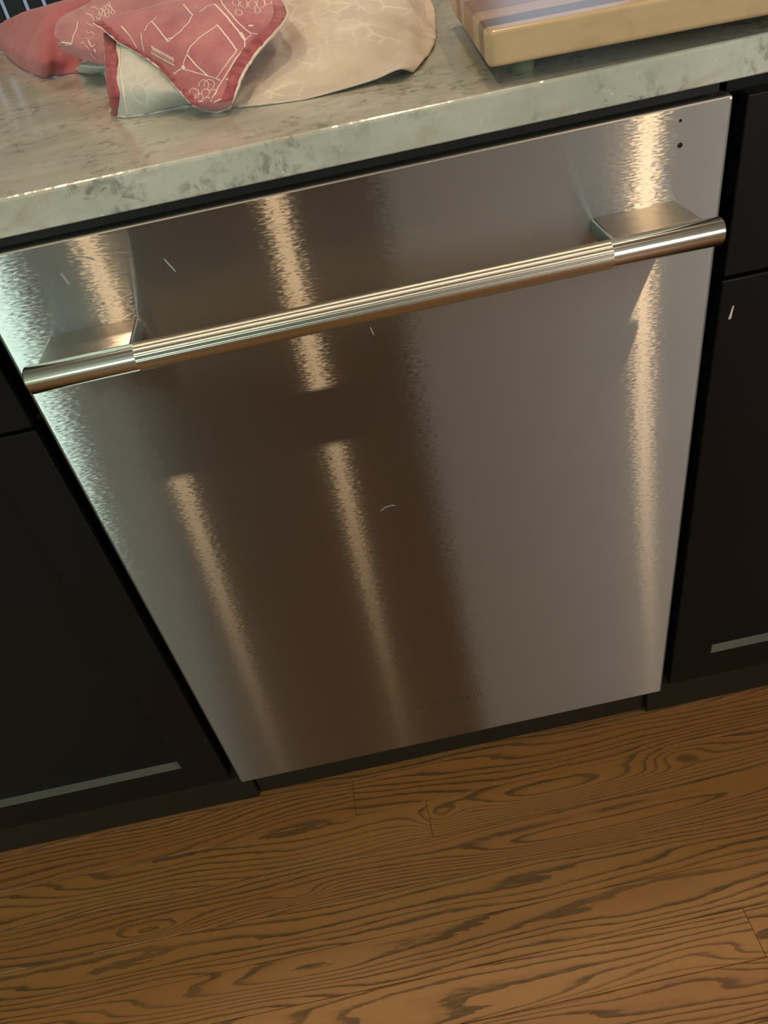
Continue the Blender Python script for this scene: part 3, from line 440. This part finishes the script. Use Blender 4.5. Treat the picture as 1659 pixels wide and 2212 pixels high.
# ---------------------------------------------------------------- cloths
def cr(a, n):
    a = np.concatenate([[2*a[0]-a[1]], a, [2*a[-1]-a[-2]]]); o = []
    for i in range(1, len(a) - 2):
        for k in range(n):
            t = k / n
            o.append(.5*((2*a[i])+(-a[i-1]+a[i+1])*t+(2*a[i-1]-5*a[i]+4*a[i+1]-a[i+2])*t*t+(-a[i-1]+3*a[i]-3*a[i+1]+a[i+2])*t**3))
    o.append(a[-2]); return np.array(o)
def grid(key, n=9):
    g = cr(np.array(SHEETS[key]), n); return cr(g.transpose(1, 0, 2), n).transpose(1, 0, 2)
def sheet(name, key, mat, parent, wr=0.0012, sc=28, seed=0, th=0.0011, n=9, edge_fade=True):
    g = grid(key, n); H, Wd = g.shape[:2]; bm = bmesh.new()
    # crumples: displace along the surface normal
    du = np.gradient(g, axis=1); dv = np.gradient(g, axis=0); nn = np.cross(du, dv); nn /= np.linalg.norm(nn, axis=2, keepdims=True) + 1e-12
    V = []
    for i in range(H):
        for j in range(Wd):
            p = Vector(g[i, j]); q = noise.noise(p * sc + Vector((seed, 0, 0))) + 0.5 * noise.noise(p * sc * 2.3 + Vector((0, seed, 0)))
            r = abs(noise.noise(Vector((p.x * sc * 1.5, p.y * sc * .6, p.z * sc * 1.5 + seed * 3))))
            f = min(1.0, i / 4.0)
            p = p + Vector(nn[i, j]) * (wr * (q - 1.2 * r) * f)
            p.z = max(p.z, 0.9105)
            V.append(bm.verts.new(p))
    for i in range(H - 1):
        for j in range(Wd - 1): bm.faces.new((V[i*Wd+j], V[i*Wd+j+1], V[(i+1)*Wd+j+1], V[(i+1)*Wd+j]))
    bmesh.ops.recalc_face_normals(bm, faces=bm.faces)
    bm.normal_update()
    o = obj(name, bm, mat, parent, smooth=True)
    md = o.modifiers.new('cloth_thickness', 'SOLIDIFY'); md.thickness = th; md.offset = 0.0
    return o
def cloth(name, a, b, mott=(0, 0, 0), veins=None, sc=25):
    t = NT(name); p = t.vec()
    c = t.mix(t.ramp(t.noise(p, sc, 4, 0.6), [(0.35, 0.0), (0.65, 1.0)]), a, b)
    weave = t.noise(t.vec((900, 900, 900)), 1.0, 2)
    c = t.mix(t.math('MULTIPLY', t.ramp(weave, [(0.4, 0.0), (0.7, 1.0)]), 0.22), c, tuple(min(1, k*1.6 + 0.03) for k in b))
    if veins:
        vo = t.n('ShaderNodeTexVoronoi', feature='DISTANCE_TO_EDGE'); t.put(vo.inputs['Vector'], t.vec((1, 1, 1))); vo.inputs['Scale'].default_value = 48
        ln = t.ramp(vo.outputs['Distance'], [(0.0, 1.0), (0.045, 0.55), (0.10, 0.0)])
        msk = t.ramp(t.noise(p, 17, 2), [(0.46, 0.0), (0.56, 1.0)])
        c = t.mix(t.math('MULTIPLY', t.math('MULTIPLY', ln, msk), 0.6), c, veins)
    t.set(color=c, rough=0.9, normal=t.bump(weave, 0.35, 0.0005), spec=0.15, sheen=0.25)
    return t.m
M_pink = cloth('crimson_pink_cotton', (0.34, 0.095, 0.13), (0.48, 0.18, 0.19))
M_mauve = cloth('mauve_pink_cotton', (0.36, 0.13, 0.16), (0.46, 0.20, 0.21))
M_hem = cloth('deep_crimson_hem', (0.22, 0.035, 0.055), (0.38, 0.095, 0.10), sc=110)
M_under = cloth('off_white_cotton_underside', (0.52, 0.43, 0.35), (0.64, 0.55, 0.46), veins=(0.80, 0.74, 0.64), sc=14)
M_under2 = cloth('grey_white_cotton_underside', (0.47, 0.45, 0.41), (0.60, 0.57, 0.51), veins=(0.78, 0.74, 0.66), sc=14)
M_line = cloth('cream_print', (0.72, 0.58, 0.48), (0.85, 0.72, 0.60))
M_coral = cloth('coral_red_cotton', (0.36, 0.085, 0.105), (0.43, 0.115, 0.13))
tw = thing('tea_towel', 'crumpled crimson tea towel with cream line print and off-white underside', 'towel', (0.26, 0.17, 0.9096))
def keep(o, par):
    o.parent = par; o.matrix_parent_inverse = Matrix.Translation(-par.location); return o
def part(name, key, mat, label=None, **k):
    o = keep(sheet(name, key, mat, None, **k), tw)
    if label: o['label'] = label
    return o
body = part('towel_underside', 'body', M_under, 'off-white back of the fabric', wr=0.0032, sc=24, seed=1)
back = part('towel_fold', 'back', M_under, wr=0.0015, seed=5)
rev = part('folded_corner', 'reverse', M_under2, 'grey-white corner with a crimson hem', wr=0.0012, seed=2)
lobe = part('rolled_edge', 'lobe', M_mauve, 'mauve-pink rolled part', wr=0.0016, seed=3)
tuck = part('tucked_corner', 'tuck', M_under2, wr=0.0006, seed=4)
flap = part('printed_flap', 'flap', M_pink, 'crimson folded flap with cream drawings', wr=0.0013, sc=22, seed=7)

def bvh_of(o):
    bm = bmesh.new(); bm.from_mesh(o.data); t = BVHTree.FromBMesh(bm); bm.free(); return t
VIEW = Vector((0.275, -0.604, 1.05))
def ribbons(name, lines, on, mat, lift=0.00075):
    # flat print laid on the cloth: narrow strips that follow the fabric
    T = bvh_of(on); bm = bmesh.new()
    sgn = 1.0
    for w, pts in lines:
        prev = None; hw = w * 0.00040
        P = []
        for q in pts:
            loc, nrm, idx, dist = T.find_nearest(Vector(q))
            if nrm.dot(Vector((0, -0.6, 0.8))) < 0: nrm = -nrm
            P.append((loc + nrm * lift, nrm))
        for i, (q, nrm) in enumerate(P):
            a = P[max(0, i-1)][0]; b = P[min(len(P)-1, i+1)][0]; d = (b - a)
            if d.length < 1e-7: continue
            s = d.normalized().cross(nrm) * hw
            v = [bm.verts.new(q + s), bm.verts.new(q - s)]
            if prev: bm.faces.new((prev[0], prev[1], v[1], v[0]))
            prev = v
    o = obj(name, bm, mat, None)
    md = o.modifiers.new('ink_thickness', 'SOLIDIFY'); md.thickness = 0.0001
    return o
o = ribbons('printed_drawing', LINES['flap'], flap, M_line); keep(o, tw); 
o = ribbons('printed_drawing', LINES['lobe'], lobe, M_line); keep(o, tw)

def edge_strip(name, path, inward, width, mat, th=0.0016, lift=0.0009, on=None, parent=tw):
    # a sewn hem: a padded band that follows a row or column of the cloth
    bm = bmesh.new(); T = bvh_of(on); rows = []
    for i, (p, q) in enumerate(zip(path, inward)):
        d = (q - p).normalized(); w = width * (1 + 0.10 * noise.noise(p * 90)); row = []
        for k in range(5):
            c = p + d * w * k / 4; loc, nrm, a, b = T.find_nearest(c)
            if nrm.dot(Vector((0, -0.6, 0.8))) < 0: nrm = -nrm
            if k == 0: loc = p
            pf = math.sin(math.pi * min(1, (k + 0.35) / 4.7)); pk = 0.55 + 0.45 * math.sin(i * 1.15 + 2 * noise.noise(p * 60))
            row.append(bm.verts.new(loc + nrm * (lift + th * 0.5 * pf * pk)))
        rows.append(row)
    for a, b in zip(rows, rows[1:]):
        for k in range(4): bm.faces.new((a[k], a[k+1], b[k+1], b[k]))
    o = obj(name, bm, mat, None, smooth=True)
    md = o.modifiers.new('hem_thickness', 'SOLIDIFY'); md.thickness = 0.0008
    return keep(o, parent)
def piping(name, path, r, mat, parent=tw, wob=0.0005):
    bm = bmesh.new(); prev = None; n = 8
    for i, p in enumerate(path):
        a = path[max(0, i-1)]; b = path[min(len(path)-1, i+1)]; d = (b - a).normalized(); s = d.cross(Vector((0, 0, 1))).normalized(); u = s.cross(d)
        p = p + (s * noise.noise(p * 160) + u * noise.noise(p * 160 + Vector((9, 0, 0)))) * wob
        p.z = max(p.z, 0.9098 + r)
        ring = [bm.verts.new(p + (s * math.cos(t) + u * math.sin(t)) * r) for t in [2*math.pi*k/n for k in range(n)]]
        if prev:
            for k in range(n): bm.faces.new((prev[k], prev[(k+1) % n], ring[(k+1) % n], ring[k]))
        else: bm.faces.new(ring[::-1])
        prev = ring
    bm.faces.new(prev)
    return keep(obj(name, bm, mat, None, smooth=True), parent)
def vv(a): return [Vector(q) for q in a]
gf = grid('flap', 12); gr = grid('reverse', 12)
R = gf.shape[0]; top = int(R * 7.3 / 9)
edge_strip('hem', vv(gf[:top, -1]), vv(gf[:top, -8]), 0.0115, M_hem, on=flap)
edge_strip('hem', vv(gf[:top, 0]), vv(gf[:top, 7]), 0.0085, M_hem, on=flap)
piping('stitched_edge', vv(gf[:top, -1]), 0.0013, M_under)
piping('stitched_edge', vv(gf[:top, 0]), 0.0008, M_line)
piping('stitched_edge', vv(gf[0, :]), 0.0009, M_line)
edge_strip('hem', vv(gr[:, 0]), vv(gr[:, 9]), 0.0155, M_hem, on=rev)
piping('stitched_edge', vv(gr[:, 0]), 0.0008, M_line)
piping('stitched_edge', vv(gr[:, 15]), 0.0007, M_line)
piping('stitched_edge', vv(gr[0, :60]), 0.0012, M_line, wob=0.0012)

co = sheet('red_cloth', 'coral', M_coral, None, wr=0.0018, sc=14, seed=9, th=0.002)
tag(co, 'plain coral-red cloth lying behind the printed tea towel', 'cloth')

# ---------------------------------------------------------------- slat-backed stool beyond the counter
st = thing('bar_stool', 'dark slat-backed stool beyond the counter behind the red cloth', 'stool', (-0.36, 1.36, 0))
M_st = plain('black_stained_wood', (0.006, 0.007, 0.010), 0.45, spec=0.2)
obj('seat', B(-0.21, 0.21, -0.20, 0.20, 0.62, 0.66, bev=0.01), M_st, st)
for sx in (-1, 1):
    for sy in (-1, 1):
        obj('leg', B(sx*0.19-0.018, sx*0.19+0.018, sy*0.18-0.018, sy*0.18+0.018, 0.0, 0.619, bev=0.003), M_st, st)
    obj('back_post', B(sx*0.19-0.016, sx*0.19+0.016, 0.165, 0.195, 0.661, 1.12, bev=0.003), M_st, st)
obj('top_rail', B(-0.21, 0.21, 0.162, 0.198, 1.121, 1.17, bev=0.006), M_st, st)
obj('foot_rail', B(-0.171, 0.171, -0.188, -0.172, 0.22, 0.25, bev=0.002), M_st, st)
x = -0.168
for i, w in enumerate([0.032, 0.026, 0.045, 0.030, 0.036, 0.040, 0.030, 0.034]):
    obj('slat', B(x, x + w, 0.172, 0.184, 0.661, 1.1205, bev=0.002), M_st, st); x += w + 0.0095
